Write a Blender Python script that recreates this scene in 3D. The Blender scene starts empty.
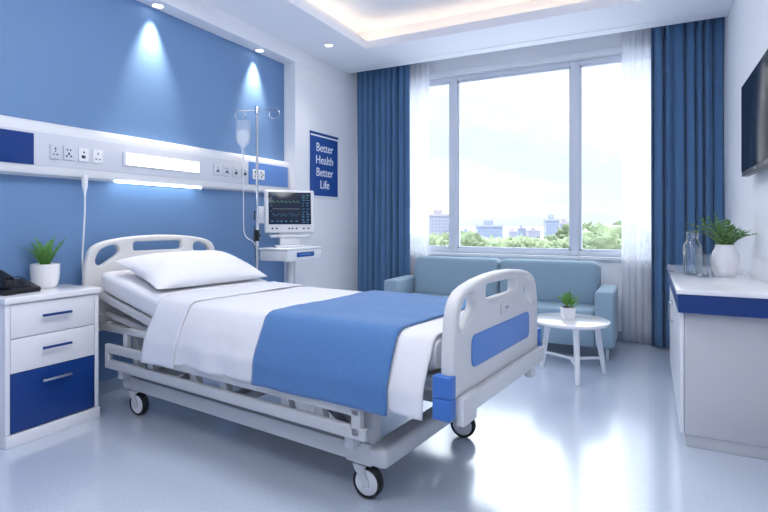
import bpy, bmesh, math, random
from mathutils import Vector, Matrix, noise
R = math.radians
random.seed(7)
sc = bpy.context.scene
COL = sc.collection

# ------------------------------------------------------------------ materials
def srgb(r, g, b):
    def f(c):
        c /= 255.0
        return c / 12.92 if c <= 0.04045 else ((c + 0.055) / 1.055) ** 2.4
    return (f(r), f(g), f(b), 1.0)

def mat(name, col, rough=0.5, metal=0.0, spec=0.5, bump=0.0, bscale=200.0, var=0.0, vscale=8.0,
        trans=0.0, ior=1.45, coat=0.0, emit=None, estr=0.0, sheen=0.0, stretch=None):
    m = bpy.data.materials.new(name); m.use_nodes = True
    nt = m.node_tree; n = nt.nodes; l = nt.links
    b = n['Principled BSDF']
    b.inputs['Base Color'].default_value = col
    b.inputs['Roughness'].default_value = rough
    b.inputs['Metallic'].default_value = metal
    b.inputs['Specular IOR Level'].default_value = spec
    b.inputs['Transmission Weight'].default_value = trans
    b.inputs['IOR'].default_value = ior
    b.inputs['Coat Weight'].default_value = coat
    b.inputs['Sheen Weight'].default_value = sheen
    if emit:
        b.inputs['Emission Color'].default_value = emit
        b.inputs['Emission Strength'].default_value = estr
    if var > 0 or bump > 0:
        tc = n.new('ShaderNodeTexCoord'); vec = tc.outputs['Object']
        if stretch:
            mp = n.new('ShaderNodeMapping'); mp.inputs['Scale'].default_value = stretch
            l.new(vec, mp.inputs['Vector']); vec = mp.outputs['Vector']
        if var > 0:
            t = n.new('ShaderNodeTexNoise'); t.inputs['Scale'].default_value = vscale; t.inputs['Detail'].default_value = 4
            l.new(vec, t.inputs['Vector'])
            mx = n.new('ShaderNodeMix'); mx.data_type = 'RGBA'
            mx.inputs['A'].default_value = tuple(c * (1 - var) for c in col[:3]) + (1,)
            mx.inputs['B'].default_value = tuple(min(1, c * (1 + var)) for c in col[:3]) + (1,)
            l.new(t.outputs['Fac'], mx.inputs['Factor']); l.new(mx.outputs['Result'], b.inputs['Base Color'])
        if bump > 0:
            t2 = n.new('ShaderNodeTexNoise'); t2.inputs['Scale'].default_value = bscale; t2.inputs['Detail'].default_value = 3
            l.new(vec, t2.inputs['Vector'])
            bp = n.new('ShaderNodeBump'); bp.inputs['Strength'].default_value = bump; bp.inputs['Distance'].default_value = 0.004
            l.new(t2.outputs['Fac'], bp.inputs['Height']); l.new(bp.outputs['Normal'], b.inputs['Normal'])
    return m

def emis(name, col, s):
    m = bpy.data.materials.new(name); m.use_nodes = True
    nt = m.node_tree; nt.nodes.clear()
    o = nt.nodes.new('ShaderNodeOutputMaterial'); e = nt.nodes.new('ShaderNodeEmission')
    e.inputs['Color'].default_value = col; e.inputs['Strength'].default_value = s
    nt.links.new(e.outputs[0], o.inputs[0]); return m

def see_through(name, tint, t, gloss_rough=0.0, diffuse=None, gl=0.06):
    """transparent mixed with gloss (thin glass) or with diffuse + translucent (voile)"""
    m = bpy.data.materials.new(name); m.use_nodes = True
    nt = m.node_tree; n = nt.nodes; l = nt.links; n.clear()
    o = n.new('ShaderNodeOutputMaterial'); tr = n.new('ShaderNodeBsdfTransparent'); tr.inputs[0].default_value = tint
    mx = n.new('ShaderNodeMixShader')
    if diffuse:
        d = n.new('ShaderNodeBsdfDiffuse'); d.inputs[0].default_value = diffuse
        tl = n.new('ShaderNodeBsdfTranslucent'); tl.inputs[0].default_value = diffuse
        ad = n.new('ShaderNodeMixShader'); ad.inputs[0].default_value = 0.5
        l.new(d.outputs[0], ad.inputs[1]); l.new(tl.outputs[0], ad.inputs[2])
        mx.inputs[0].default_value = 1 - t
        l.new(tr.outputs[0], mx.inputs[1]); l.new(ad.outputs[0], mx.inputs[2])
    else:
        g = n.new('ShaderNodeBsdfGlossy'); g.inputs['Roughness'].default_value = gloss_rough
        fr = n.new('ShaderNodeLayerWeight'); fr.inputs['Blend'].default_value = 0.25
        mul = n.new('ShaderNodeMath'); mul.operation = 'MULTIPLY_ADD'; mul.inputs[1].default_value = 0.5; mul.inputs[2].default_value = gl * 0.3
        l.new(fr.outputs['Fresnel'], mul.inputs[0]); l.new(mul.outputs[0], mx.inputs[0])
        l.new(tr.outputs[0], mx.inputs[1]); l.new(g.outputs[0], mx.inputs[2])
    l.new(mx.outputs[0], o.inputs[0]); return m

M = {}
M['blue_wall'] = mat('blue_wall', srgb(107, 142, 186), 0.5, var=0.05, vscale=1.5, bump=0.04, bscale=120)
M['white_wall'] = mat('white_wall', srgb(243, 244, 248), 0.6, bump=0.03, bscale=150)
M['ceiling'] = mat('ceiling_paint', srgb(242, 243, 249), 0.75)
M['trim'] = mat('trim_paint', srgb(238, 239, 244), 0.45)
M['frame_white'] = mat('window_frame_white', srgb(222, 227, 238), 0.35)
M['base'] = mat('baseboard_grey', srgb(150, 165, 190), 0.4)
M['laminate'] = mat('white_laminate', srgb(232, 233, 238), 0.28)
M['laminate_grey'] = mat('pale_grey_laminate', srgb(198, 199, 204), 0.4)
M['gloss_top'] = mat('gloss_white_top', srgb(240, 240, 243), 0.12, coat=0.3)
M['navy'] = mat('navy_laminate', srgb(12, 56, 126), 0.3)
M['navy_dark'] = mat('navy_sign', srgb(26, 74, 150), 0.4)
M['mid_blue'] = mat('mid_blue_panel', srgb(92, 138, 206), 0.35)
M['bumper'] = mat('blue_bumper', srgb(64, 116, 194), 0.4)
M['bed_plastic'] = mat('bed_plastic', srgb(216, 216, 217), 0.35)
M['bed_metal'] = mat('bed_metal', srgb(190, 192, 196), 0.4)
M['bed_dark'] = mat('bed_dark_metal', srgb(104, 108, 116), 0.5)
M['bed_deck'] = mat('bed_deck', srgb(165, 170, 180), 0.5)
M['linen'] = mat('white_linen', srgb(226, 226, 231), 0.85, bump=0.12, bscale=350, sheen=0.1)
M['sheet'] = mat('white_sheet', srgb(226, 227, 233), 0.85, bump=0.1, bscale=350)
M['pillow'] = mat('pillow_cotton', srgb(232, 233, 238), 0.85, bump=0.08, bscale=200)
M['throw'] = mat('blue_throw', srgb(78, 122, 176), 0.9, bump=0.25, bscale=260, var=0.1, vscale=60, sheen=0.25)
M['sofa'] = mat('sofa_fabric', srgb(146, 171, 189), 0.9, bump=0.3, bscale=240, var=0.1, vscale=150, sheen=0.2)
M['sofa_leg'] = mat('sofa_leg', srgb(190, 200, 212), 0.3)
M['curtain'] = mat('curtain_fabric', srgb(82, 120, 160), 0.9, bump=0.1, bscale=300, sheen=0.2)
M['hem'] = mat('curtain_hem', srgb(78, 115, 155), 0.9)
M['voile'] = see_through('voile', (1, 1, 1, 1), 0.5, diffuse=(0.95, 0.96, 0.99, 1))
M['pane'] = see_through('window_glass', (0.985, 0.995, 1, 1), 0.9)
M['glass'] = see_through('clear_glass', (0.985, 0.993, 0.998, 1), 0.9, gl=0.2)
M['water'] = see_through('water', (0.84, 0.92, 0.965, 1), 0.9, gl=0.35)
M['chrome'] = mat('chrome', srgb(205, 208, 214), 0.18, metal=1.0)
M['steel'] = mat('brushed_steel', srgb(190, 196, 205), 0.35, metal=0.9)
M['black'] = mat('black_plastic', srgb(22, 24, 30), 0.35)
M['black_soft'] = mat('black_rubber', srgb(30, 31, 35), 0.6)
M['key'] = mat('phone_key', srgb(60, 64, 74), 0.4)
M['lcd'] = mat('phone_lcd', srgb(70, 88, 108), 0.2)
M['wheel'] = mat('wheel_hub', srgb(215, 217, 222), 0.4)
M['pot'] = mat('white_ceramic', srgb(240, 240, 243), 0.22, coat=0.3)
M['vase'] = mat('matt_white_vase', srgb(238, 238, 242), 0.5)
M['soil'] = mat('soil', srgb(62, 48, 38), 0.95, bump=0.6, bscale=90)
M['fern'] = mat('fern_leaf', srgb(98, 158, 72), 0.5, var=0.35, vscale=30)
M['grass'] = mat('grass_leaf', srgb(108, 165, 70), 0.5, var=0.3, vscale=30)
M['sprig'] = mat('sprig_leaf', srgb(98, 140, 80), 0.5, var=0.35, vscale=30)
M['stem'] = mat('plant_stem', srgb(92, 110, 60), 0.6)
M['screen'] = mat('monitor_screen', srgb(14, 26, 44), 0.15, emit=srgb(16, 34, 56), estr=0.3)
M['tv'] = mat('tv_glass', srgb(6, 10, 22), 0.16, spec=0.08)
M['trace_green'] = emis('trace_green', srgb(150, 215, 205), 0.42)
M['trace_white'] = emis('trace_white', srgb(190, 215, 230), 0.36)
M['trace_blue'] = emis('trace_blue', srgb(100, 160, 215), 0.42)
M['ivbag'] = see_through('iv_plastic', (0.96, 0.975, 0.99, 1), 0.72, diffuse=(0.9, 0.93, 0.97, 1))
M['ivfluid'] = see_through('iv_fluid', (0.95, 0.97, 0.99, 1), 0.15, diffuse=(0.95, 0.97, 1, 1))
M['white_plastic'] = mat('white_plastic', srgb(228, 230, 235), 0.35)
M['outlet'] = mat('outlet_plate', srgb(208, 212, 222), 0.4)
M['socket'] = mat('socket_hole', srgb(52, 60, 78), 0.5)
M['socket_teal'] = mat('gas_socket', srgb(70, 110, 140), 0.5)
M['lamp_panel'] = emis('lamp_panel', (0.97, 0.985, 1, 1), 3.0)
M['lamp_under'] = emis('lamp_under', (0.80, 0.93, 1, 1), 11.0)
M['led_warm'] = emis('led_warm', (1.0, 0.80, 0.56, 1), 6.0)
M['down_lens'] = emis('downlight_lens', (1, 0.99, 0.97, 1), 6.0)
M['fill_glow'] = emis('fill_panel_glow', (0.97, 0.98, 1, 1), 7.5)  # glow of the out-of-view panels added as room fill
M['letter'] = mat('white_lettering', srgb(240, 243, 250), 0.5)
M['wood'] = mat('tree_bark', srgb(120, 105, 90), 0.9)
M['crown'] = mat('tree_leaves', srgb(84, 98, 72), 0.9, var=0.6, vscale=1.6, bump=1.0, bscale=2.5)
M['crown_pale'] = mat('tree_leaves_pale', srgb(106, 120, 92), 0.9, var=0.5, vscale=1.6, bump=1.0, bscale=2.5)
M['tower'] = mat('pale_facade', srgb(118, 124, 138), 0.8)
M['tower_warm'] = mat('warm_facade', srgb(128, 125, 132), 0.8)
M['tower_glass'] = mat('facade_window', srgb(92, 106, 130), 0.3)
M['bounce_ground'] = mat('ground_bounce_pale', srgb(176, 178, 184), 0.95, var=0.08, vscale=0.05)  # pale grey, chosen so the ground bounces daylight up onto the ceiling

def floor_material():
    m = bpy.data.materials.new('vinyl_floor'); m.use_nodes = True
    nt = m.node_tree; n = nt.nodes; l = nt.links; b = n['Principled BSDF']
    tc = n.new('ShaderNodeTexCoord')
    t = n.new('ShaderNodeTexNoise'); t.inputs['Scale'].default_value = 170; t.inputs['Detail'].default_value = 5; t.inputs['Roughness'].default_value = 0.7
    t2 = n.new('ShaderNodeTexNoise'); t2.inputs['Scale'].default_value = 2.0
    br = n.new('ShaderNodeTexBrick'); br.offset = 0.0; br.inputs['Scale'].default_value = 1.0
    br.inputs['Brick Width'].default_value = 1.2; br.inputs['Row Height'].default_value = 1.2
    br.inputs['Mortar Size'].default_value = 0.0016; br.inputs['Mortar Smooth'].default_value = 0.2
    br.inputs['Color1'].default_value = (1, 1, 1, 1); br.inputs['Color2'].default_value = (1, 1, 1, 1); br.inputs['Mortar'].default_value = (0.86, 0.87, 0.9, 1)
    for q in (t, t2, br): l.new(tc.outputs['Object'], q.inputs['Vector'])
    cr = n.new('ShaderNodeValToRGB'); e = cr.color_ramp.elements
    e[0].position = 0.36; e[0].color = srgb(180, 191, 211); e[1].position = 0.64; e[1].color = srgb(219, 226, 238)
    l.new(t.outputs['Fac'], cr.inputs[0])
    mx = n.new('ShaderNodeMix'); mx.data_type = 'RGBA'; mx.blend_type = 'MULTIPLY'; mx.inputs['Factor'].default_value = 1
    l.new(cr.outputs[0], mx.inputs['A']); l.new(br.outputs['Color'], mx.inputs['B'])
    l.new(mx.outputs['Result'], b.inputs['Base Color'])
    mr = n.new('ShaderNodeMapRange'); mr.inputs['To Min'].default_value = 0.13; mr.inputs['To Max'].default_value = 0.21
    l.new(t2.outputs['Fac'], mr.inputs['Value']); l.new(mr.outputs[0], b.inputs['Roughness'])
    b.inputs['Specular IOR Level'].default_value = 0.6
    b.inputs['Coat Weight'].default_value = 1.0; b.inputs['Coat IOR'].default_value = 1.65; b.inputs['Coat Roughness'].default_value = 0.19
    bp = n.new('ShaderNodeBump'); bp.inputs['Strength'].default_value = 0.03; bp.inputs['Distance'].default_value = 0.002
    l.new(t2.outputs['Fac'], bp.inputs['Height']); l.new(bp.outputs['Normal'], b.inputs['Normal'])
    return m
M['floor'] = floor_material()

# ------------------------------------------------------------------ mesh builder
class MB:
    def __init__(s): s.bm = bmesh.new()
    def add(s, bm2, mtx=None):
        if mtx is not None: bm2.transform(mtx)
        me = bpy.data.meshes.new('tmp'); bm2.to_mesh(me); bm2.free()
        s.bm.from_mesh(me); bpy.data.meshes.remove(me); return s
    def box(s, x0, x1, y0, y1, z0, z1, bev=0.0, seg=2, mtx=None):
        b = bmesh.new(); bmesh.ops.create_cube(b, size=1.0)
        for v in b.verts:
            v.co = Vector(((x0 + x1) / 2 + v.co.x * (x1 - x0), (y0 + y1) / 2 + v.co.y * (y1 - y0), (z0 + z1) / 2 + v.co.z * (z1 - z0)))
        if bev > 0:
            bev = min(bev, 0.49 * min(abs(x1 - x0), abs(y1 - y0), abs(z1 - z0)))
            bmesh.ops.bevel(b, geom=list(b.edges), offset=bev, segments=seg, profile=0.5, affect='EDGES')
        return s.add(b, mtx)
    def tube(s, pts, r, n=10, closed=False):
        pts = [Vector(p) for p in pts]; b = bmesh.new(); rings = []
        N = len(pts); up = None
        for i, p in enumerate(pts):
            if closed: t = pts[(i + 1) % N] - pts[i - 1]
            else: t = pts[min(i + 1, N - 1)] - pts[max(i - 1, 0)]
            t.normalize()
            if up is None:
                up = Vector((0, 0, 1)) if abs(t.z) < 0.9 else Vector((1, 0, 0))
            a = t.cross(up); 
            if a.length < 1e-5: a = t.cross(Vector((0.3, 0.8, 0.5)))
            a.normalize(); c = a.cross(t).normalized(); up = c
            rr = r[i] if isinstance(r, (list, tuple)) else r
            rings.append([b.verts.new(p + (a * math.cos(k * 2 * math.pi / n) + c * math.sin(k * 2 * math.pi / n)) * rr) for k in range(n)])
        for i in range(N if closed else N - 1):
            A, B2 = rings[i], rings[(i + 1) % N]
            for k in range(n): b.faces.new((A[k], A[(k + 1) % n], B2[(k + 1) % n], B2[k]))
        if not closed:
            b.faces.new(rings[0][::-1]); b.faces.new(rings[-1])
        bmesh.ops.recalc_face_normals(b, faces=b.faces)
        return s.add(b)
    def lathe(s, prof, c=(0, 0, 0), n=32, axis='z', mtx=None):
        b = bmesh.new(); rings = []
        for r, z in prof:
            if r < 1e-6: rings.append([b.verts.new((0, 0, z))])
            else: rings.append([b.verts.new((r * math.cos(k * 2 * math.pi / n), r * math.sin(k * 2 * math.pi / n), z)) for k in range(n)])
        for A, B2 in zip(rings, rings[1:]):
            for k in range(n):
                a0, a1 = A[k % len(A)], A[(k + 1) % len(A)]; b0, b1 = B2[k % len(B2)], B2[(k + 1) % len(B2)]
                vs = []
                for v in (a0, a1, b1, b0):
                    if v not in vs: vs.append(v)
                if len(vs) > 2:
                    try: b.faces.new(vs)
                    except ValueError: pass
        bmesh.ops.recalc_face_normals(b, faces=b.faces)
        if axis == 'y': b.transform(Matrix.Rotation(R(90), 4, 'X'))
        if axis == 'x': b.transform(Matrix.Rotation(R(90), 4, 'Y'))
        b.transform(Matrix.Translation(c))
        return s.add(b, mtx)
    def grid(s, fn, nu, nv, closed_v=False):
        b = bmesh.new()
        g = [[b.verts.new(fn(i / nu, j / nv)) for j in range(nv + (0 if closed_v else 1))] for i in range(nu + 1)]
        m = len(g[0])
        for i in range(nu):
            for j in range(nv):
                b.faces.new((g[i][j], g[i + 1][j], g[i + 1][(j + 1) % m], g[i][(j + 1) % m]))
        return s.add(b)
    def ico(s, c, r, sub=2, sx=1, sy=1, sz=1, amp=0.0, fr=1.0):
        b = bmesh.new(); bmesh.ops.create_icosphere(b, subdivisions=sub, radius=1)
        for v in b.verts:
            d = v.co.normalized(); k = 1 + amp * noise.noise(d * fr + Vector(c) * 1.7) + amp * 0.5 * noise.noise(d * fr * 2.7 + Vector(c))
            v.co = Vector((d.x * r * sx * k, d.y * r * sy * k, d.z * r * sz * k)) + Vector(c)
        return s.add(b)
    def build(s, name, material, parent=None, smooth=True, angle=38):
        me = bpy.data.meshes.new(name); s.bm.to_mesh(me); s.bm.free()
        me.materials.append(material)
        if smooth:
            for p in me.polygons: p.use_smooth = True
            me.set_sharp_from_angle(angle=R(angle))
        o = bpy.data.objects.new(name, me); COL.objects.link(o)
        if parent: o.parent = parent
        return o

def plate(name, outline, holes, half, bevel, material, parent, to3d, seg=4):
    """flat outline with holes, given thickness and a rounded rim; to3d maps (x,y,depth) to the parent's space"""
    cu = bpy.data.curves.new(name, 'CURVE'); cu.dimensions = '2D'; cu.fill_mode = 'BOTH'
    cu.extrude = max(0.0001, half - bevel); cu.bevel_depth = bevel; cu.bevel_resolution = seg
    cu.offset = -bevel
    for pl in [outline] + holes:
        sp = cu.splines.new('POLY'); sp.points.add(len(pl) - 1); sp.use_cyclic_u = True
        for p, (a, b2) in zip(sp.points, pl): p.co = (a, b2, 0, 1)
    o = bpy.data.objects.new('tmpc', cu); COL.objects.link(o)
    dg = bpy.context.evaluated_depsgraph_get()
    me = bpy.data.meshes.new_from_object(o.evaluated_get(dg))
    bpy.data.objects.remove(o); bpy.data.curves.remove(cu)
    b = bmesh.new(); b.from_mesh(me); bpy.data.meshes.remove(me)
    bmesh.ops.remove_doubles(b, verts=b.verts, dist=1e-5)
    for v in b.verts: v.co = Vector(to3d(v.co.x, v.co.y, v.co.z))
    bmesh.ops.recalc_face_normals(b, faces=b.faces)
    mb = MB(); mb.add(b)
    return mb.build(name, material, parent, angle=50)

def smooth_loop(pts, per=6):
    """closed Catmull-Rom through the points"""
    out = []; n = len(pts)
    for i in range(n):
        p0, p1, p2, p3 = [Vector(pts[(i + k - 1) % n]) for k in range(4)]
        for k in range(per):
            t = k / per
            q = 0.5 * ((2 * p1) + (p2 - p0) * t + (2 * p0 - 5 * p1 + 4 * p2 - p3) * t * t + (3 * p1 - p0 - 3 * p2 + p3) * t ** 3)
            out.append((q.x, q.y))
    return out

def rrect(x0, x1, y0, y1, r, n=5):
    out = []
    for cx, cy, a in ((x1 - r, y1 - r, 0), (x0 + r, y1 - r, 90), (x0 + r, y0 + r, 180), (x1 - r, y0 + r, 270)):
        for k in range(n + 1):
            t = R(a + 90 * k / n); out.append((cx + r * math.cos(t), cy + r * math.sin(t)))
    return out

def tag(o, label, cat, group=None, kind=None):
    o['label'] = label; o['category'] = cat
    if group: o['group'] = group
    if kind: o['kind'] = kind
    return o
def thing(name, label, cat, loc=(0, 0, 0), rz=0.0, group=None):
    o = bpy.data.objects.new(name, None); COL.objects.link(o); o.empty_display_size = 0.05
    o.location = loc; o.rotation_euler = (0, 0, rz)
    return tag(o, label, cat, group)
def struct(o): o['kind'] = 'structure'; return o
def dup(o, parent=None):
    c = o.copy(); COL.objects.link(c)
    if parent: c.parent = parent
    for ch in list(o.children): dup(ch, c)
    return c
def text_mesh(name, body, size, material, parent, mtx, spacing=1.0, thick=0.0015):
    cu = bpy.data.curves.new(name, 'FONT'); cu.body = body; cu.size = size; cu.align_x = 'CENTER'; cu.align_y = 'CENTER'
    cu.space_line = spacing; cu.extrude = thick
    o = bpy.data.objects.new('tmpt', cu); COL.objects.link(o)
    dg = bpy.context.evaluated_depsgraph_get()
    me = bpy.data.meshes.new_from_object(o.evaluated_get(dg)); bpy.data.objects.remove(o); bpy.data.curves.remove(cu)
    me.transform(mtx); me.materials.clear(); me.materials.append(material); me.name = name
    o = bpy.data.objects.new(name, me); COL.objects.link(o); o.parent = parent; return o

# ------------------------------------------------------------------ room dimensions (metres)
XL, XP, XR = -3.55, -3.40, 0.63       # blue wall, white pier, right wall
YF, YB = -1.6, 6.05                   # wall behind the camera, window wall
YP = 4.55                             # where the white pier starts
ZC, ZS = 3.13, 2.97                   # ceiling, soffit
YK = 5.66                             # edge of the curtain pocket
ZK = 3.27

def st(name, mb, m): return struct(mb.build(name, M[m], smooth=False))
st('floor', MB().box(-3.9, 0.95, YF - .15, YB + .2, -0.12, 0), 'floor')
st('wall_left', MB().box(-3.75, XL, YF, YP, 0, ZC + .3), 'blue_wall')
st('wall_pier', MB().box(-3.75, XP, YP, YB, 0, ZC + .3), 'white_wall')
st('wall_right', MB().box(XR, XR + .15, YF, YB + .2, 0, ZC + .45), 'white_wall')
st('wall_front', MB().box(-3.75, XR + .15, YF - .15, YF, 0, ZC + .45), 'white_wall')
WX0, WX1, WZ0, WZ1 = -3.06, 0.32, 0.875, 3.03
st('wall_back', MB().box(-3.75, XR, YB, YB + .2, 0, WZ0).box(-3.75, XR, YB, YB + .2, WZ1, ZC + .45)
   .box(-3.75, WX0, YB, YB + .2, WZ0, WZ1).box(WX1, XR, YB, YB + .2, WZ0, WZ1), 'white_wall')
# soffit over the blue wall, crown on the pier
st('trim_1', MB().box(XL, XP, YF, YP, ZS, ZC).box(XP, XP + .012, YF, YK, ZS, ZC), 'trim')
st('trim_2', MB().box(XP, XR, YK - .16, YK - .152, ZC - .004, ZC), 'trim')
# ceiling with a recessed tray and a curtain pocket
TX0, TX1, TY0, TY1 = -2.74, 0.10, -1.0, 4.94
ZU = 3.40
cb = MB()
cb.box(-3.75, TX0, YF, YK, ZC, ZC + .03).box(TX1, XR, YF, YK, ZC, ZC + .03)
cb.box(TX0, TX1, YF, TY0, ZC, ZC + .03).box(TX0, TX1, TY1, YK, ZC, ZC + .03)
cb.box(-3.75, XR, YK - .02, YK, ZC + .03, ZC + .45)              # fascia of the pocket
cb.box(-3.75, XR, YK, YB, ZK, ZK + .03)                          # pocket top
g = 0.22
cb.box(TX0 - g - .03, TX1 + g + .03, TY0 - g - .03, TY1 + g + .03, ZU, ZU + .03)
cb.box(TX0 - g - .03, TX0 - g, TY0 - g, TY1 + g, ZC + .03, ZU).box(TX1 + g, TX1 + g + .03, TY0 - g, TY1 + g, ZC + .03, ZU)
cb.box(TX0 - g, TX1 + g, TY0 - g - .03, TY0 - g, ZC + .03, ZU).box(TX0 - g, TX1 + g, TY1 + g, TY1 + g + .03, ZC + .03, ZU)
st('ceiling', cb, 'ceiling')
h = ZC + .085
st('trim_3', MB().box(TX0 - .03, TX0, TY0 - .03, TY1 + .03, ZC + .03, h).box(TX1, TX1 + .03, TY0 - .03, TY1 + .03, ZC + .03, h)
   .box(TX0, TX1, TY0 - .03, TY0, ZC + .03, h).box(TX0, TX1, TY1, TY1 + .03, ZC + .03, h), 'ceiling')
def led(x0, x1, y0, y1, lab):
    o = MB().box(x0, x1, y0, y1, ZC + .03, ZC + .045).build('led_strip', M['led_warm'], smooth=False)
    tag(o, lab, 'light strip', 'warm light strips hidden in the ceiling cove')
led(TX0 - .13, TX0 - .11, TY0 - .1, TY1 + .1, 'warm light strip in the ceiling cove along the blue wall side')
led(TX1 + .11, TX1 + .13, TY0 - .1, TY1 + .1, 'warm light strip in the ceiling cove along the television side')
led(TX0 - .1, TX1 + .1, TY1 + .11, TY1 + .13, 'warm light strip in the ceiling cove along the window side')
led(TX0 - .1, TX1 + .1, TY0 - .13, TY0 - .11, 'warm light strip in the ceiling cove opposite the window')
for yy, lab in ((0.0, 'unseen square fill panel added in the tray, farther from the window'), (2.3, 'unseen square fill panel added in the tray, nearer the window')):  # out-of-view emissive panels, added to brighten the room
    t = thing('fill_panel', lab, 'fill light', (-1.35, yy, ZU), 0, 'fill panels added in the ceiling tray')
    MB().box(-.65, .65, -.65, .65, -.03, 0, .01).build('lamp_frame', M['trim'], t)
    MB().box(-.6, .6, -.6, .6, -.036, -.0301).build('diffuser', M['fill_glow'], t)
# baseboards
st('baseboard_back', MB().box(XP, XR, YB - .014, YB, 0, .09), 'base')
st('baseboard_left', MB().box(XL, XL + .014, YF, YP, 0, .09).box(XP, XP + .014, YP, YB, 0, .09), 'base')
st('baseboard_right', MB().box(XR - .014, XR, YF, YB, 0, .09), 'base')

# ------------------------------------------------------------------ window
wf = MB()
y0, y1 = YB + .02, YB + .10
fw = .055
MUL = (-2.145, -0.735)
wf.box(WX0, WX1, y0, y1, WZ0, WZ0 + fw, .004).box(WX0, WX1, y0, y1, WZ1 - fw, WZ1, .004)
wf.box(WX0 + .002, WX0 + fw, y0 + .003, y1 - .003, WZ0 + .01, WZ1 - .01, .004).box(WX1 - fw, WX1 - .002, y0 + .003, y1 - .003, WZ0 + .01, WZ1 - .01, .004)
for x in MUL: wf.box(x - .044, x + .044, y0 - .006, y1 + .006, WZ0 + .01, WZ1 - .01, .004)
edges = [WX0 + fw] + [q for x in MUL for q in (x - .044, x + .044)] + [WX1 - fw]
for a, b in zip(edges[::2], edges[1::2]):                         # slim sash inside each opening
    w = .022; z0, z1 = WZ0 + fw, WZ1 - fw; q0, q1 = y0 + .015, y1 - .02
    wf.box(a, a + w, q0, q1, z0, z1, .003).box(b - w, b, q0, q1, z0, z1, .003)
    wf.box(a, b, q0, q1, z0, z0 + w, .003).box(a, b, q0, q1, z1 - w, z1, .003)
win = struct(wf.build('window_1', M['frame_white']))
for a, b in zip(edges[::2], edges[1::2]):
    MB().box(a + .02, b - .02, YB + .058, YB + .064, WZ0 + fw + .02, WZ1 - fw - .02).build('pane', M['pane'], win, smooth=False)
hd = MB().box(-2.155, -2.13, y0 - .012, y0, 1.62, 1.78, .004).box(-2.15, -2.135, y0 - .04, y0 - .01, 1.7, 1.72, .003).box(-2.15, -2.135, y0 - .045, y0 - .03, 1.6, 1.72, .004)
hd.build('window_handle', M['frame_white'], win)
st('trim_4', MB().box(WX0 - .06, WX1 + .06, YB - .05, YB + .02, WZ0 - .035, WZ0, .006), 'trim')       # sill
st('trim_5', MB().box(WX0 - .02, WX1 + .02, YB - .05, YB + .02, WZ1 + .01, WZ1 + .06, .004), 'trim')   # head rail

# ------------------------------------------------------------------ curtains
def curtain(name, label, cat, x0, x1, yc, amp, waves, m, seed, z0=.015, z1=3.262, group=None, top_pull=1.0, thick=.004):
    def f(i, j):
        z = z0 + (z1 - z0) * j
        n1 = noise.noise(Vector((i * 3.1 + seed, seed * 2.3, 0.2))) * 3.6
        ph = 2 * math.pi * waves * i + n1 + .25 * noise.noise(Vector((i * 2, j * 1.5, seed)))
        k = .72 + .28 * (1 - j)
        a = amp * k * (.78 + .75 * noise.noise(Vector((i * 5 + seed, 0, 1))))
        s = math.sin(ph); s = math.copysign(abs(s) ** .8, s)
        y = yc + a * s + .25 * a * math.sin(2.3 * ph + seed)
        x = x0 + (x1 - x0) * i + .012 * math.cos(ph) * k + .006 * noise.noise(Vector((j * 2, i * 3, seed)))
        if j > .97: y = yc + (y - yc) * .8 + amp * .18 * math.sin(ph * 3)
        return Vector((x, y, z))
    mb = MB(); mb.grid(f, 150, 26)
    o = mb.build(name, M[m], angle=80)
    md = o.modifiers.new('thickness', 'SOLIDIFY'); md.thickness = thick; md.offset = 0
    tag(o, label, cat, group); return o, f
def drape_set(label, x0, x1, waves, seed):
    o, f = curtain('drape', label, 'curtain', x0, x1, 5.835, .045, waves, 'curtain', seed)
    return o
drape_set('blue floor-length drape left of the window, behind the bed foot', -3.385, -2.64, 9, 1.3)
drape_set('blue floor-length drape right of the window, behind the white cabinet', .0, .618, 7, 4.7)
curtain('sheer_curtain', 'white sheer curtain beside the left blue drape', 'sheer curtain', -2.95, -2.42, 5.955, .03, 8, 'voile', 8.1, thick=.001)
curtain('sheer_curtain', 'white sheer curtain between the sofa and the right blue drape', 'sheer curtain', -.275, .25, 5.955, .032, 8, 'voile', 2.2, thick=.001)
t = tag(MB().box(XP + .02, XR - .01, 5.82, 5.85, ZK - .012, ZK).box(XP + .02, XR - .01, 5.94, 5.97, ZK - .012, ZK).build('curtain_track', M['trim']),
        'white double curtain track inside the ceiling pocket above the window', 'curtain track')

# ------------------------------------------------------------------ head wall service panel
XH = -3.468
t = thing('bed_head_unit', 'long white service panel with sockets and reading lamp on the blue wall', 'service panel', (XL, 0, 0))
def lx(x): return x - XL
pb = MB()
Y0, Y1 = .2, YP - .004
d = lx(XH)
prof = [(0, 1.545), (d - .045, 1.545), (d - .012, 1.56), (d, 1.585), (d, 1.845), (d - .006, 1.872), (d - .02, 1.893), (d - .045, 1.902), (0, 1.902)]
b = bmesh.new()
A = [b.verts.new((p[0], Y0, p[1])) for p in prof]; B_ = [b.verts.new((p[0], Y1, p[1])) for p in prof]
for k in range(len(prof)): b.faces.new((A[k], A[(k + 1) % len(prof)], B_[(k + 1) % len(prof)], B_[k]))
b.faces.new(A); b.faces.new(B_[::-1]); bmesh.ops.recalc_face_normals(b, faces=b.faces)
pb.add(b); pb.build('housing', M['white_plastic'], t, angle=30)
fp = MB().box(d, d + .004, Y0 + .01, Y1 - .02, 1.612, 1.826, .002); fp.build('front_plate', M['outlet'], t)
def face(y0, y1, z0, z1, m, name, th=.004, off=.004, parent=t, bev=.001):
    return MB().box(d + off, d + off + th, y0, y1, z0, z1, bev).build(name, M[m], parent)
face(.8, 1.915, 1.612, 1.81, 'navy', 'blue_inlay')['label'] = 'dark blue inlay'
face(3.888, 4.50, 1.618, 1.835, 'mid_blue', 'blue_inlay')['label'] = 'lighter blue inlay'
fr = face(2.535, 3.27, 1.668, 1.768, 'outlet', 'lamp_frame', .012)
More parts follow.
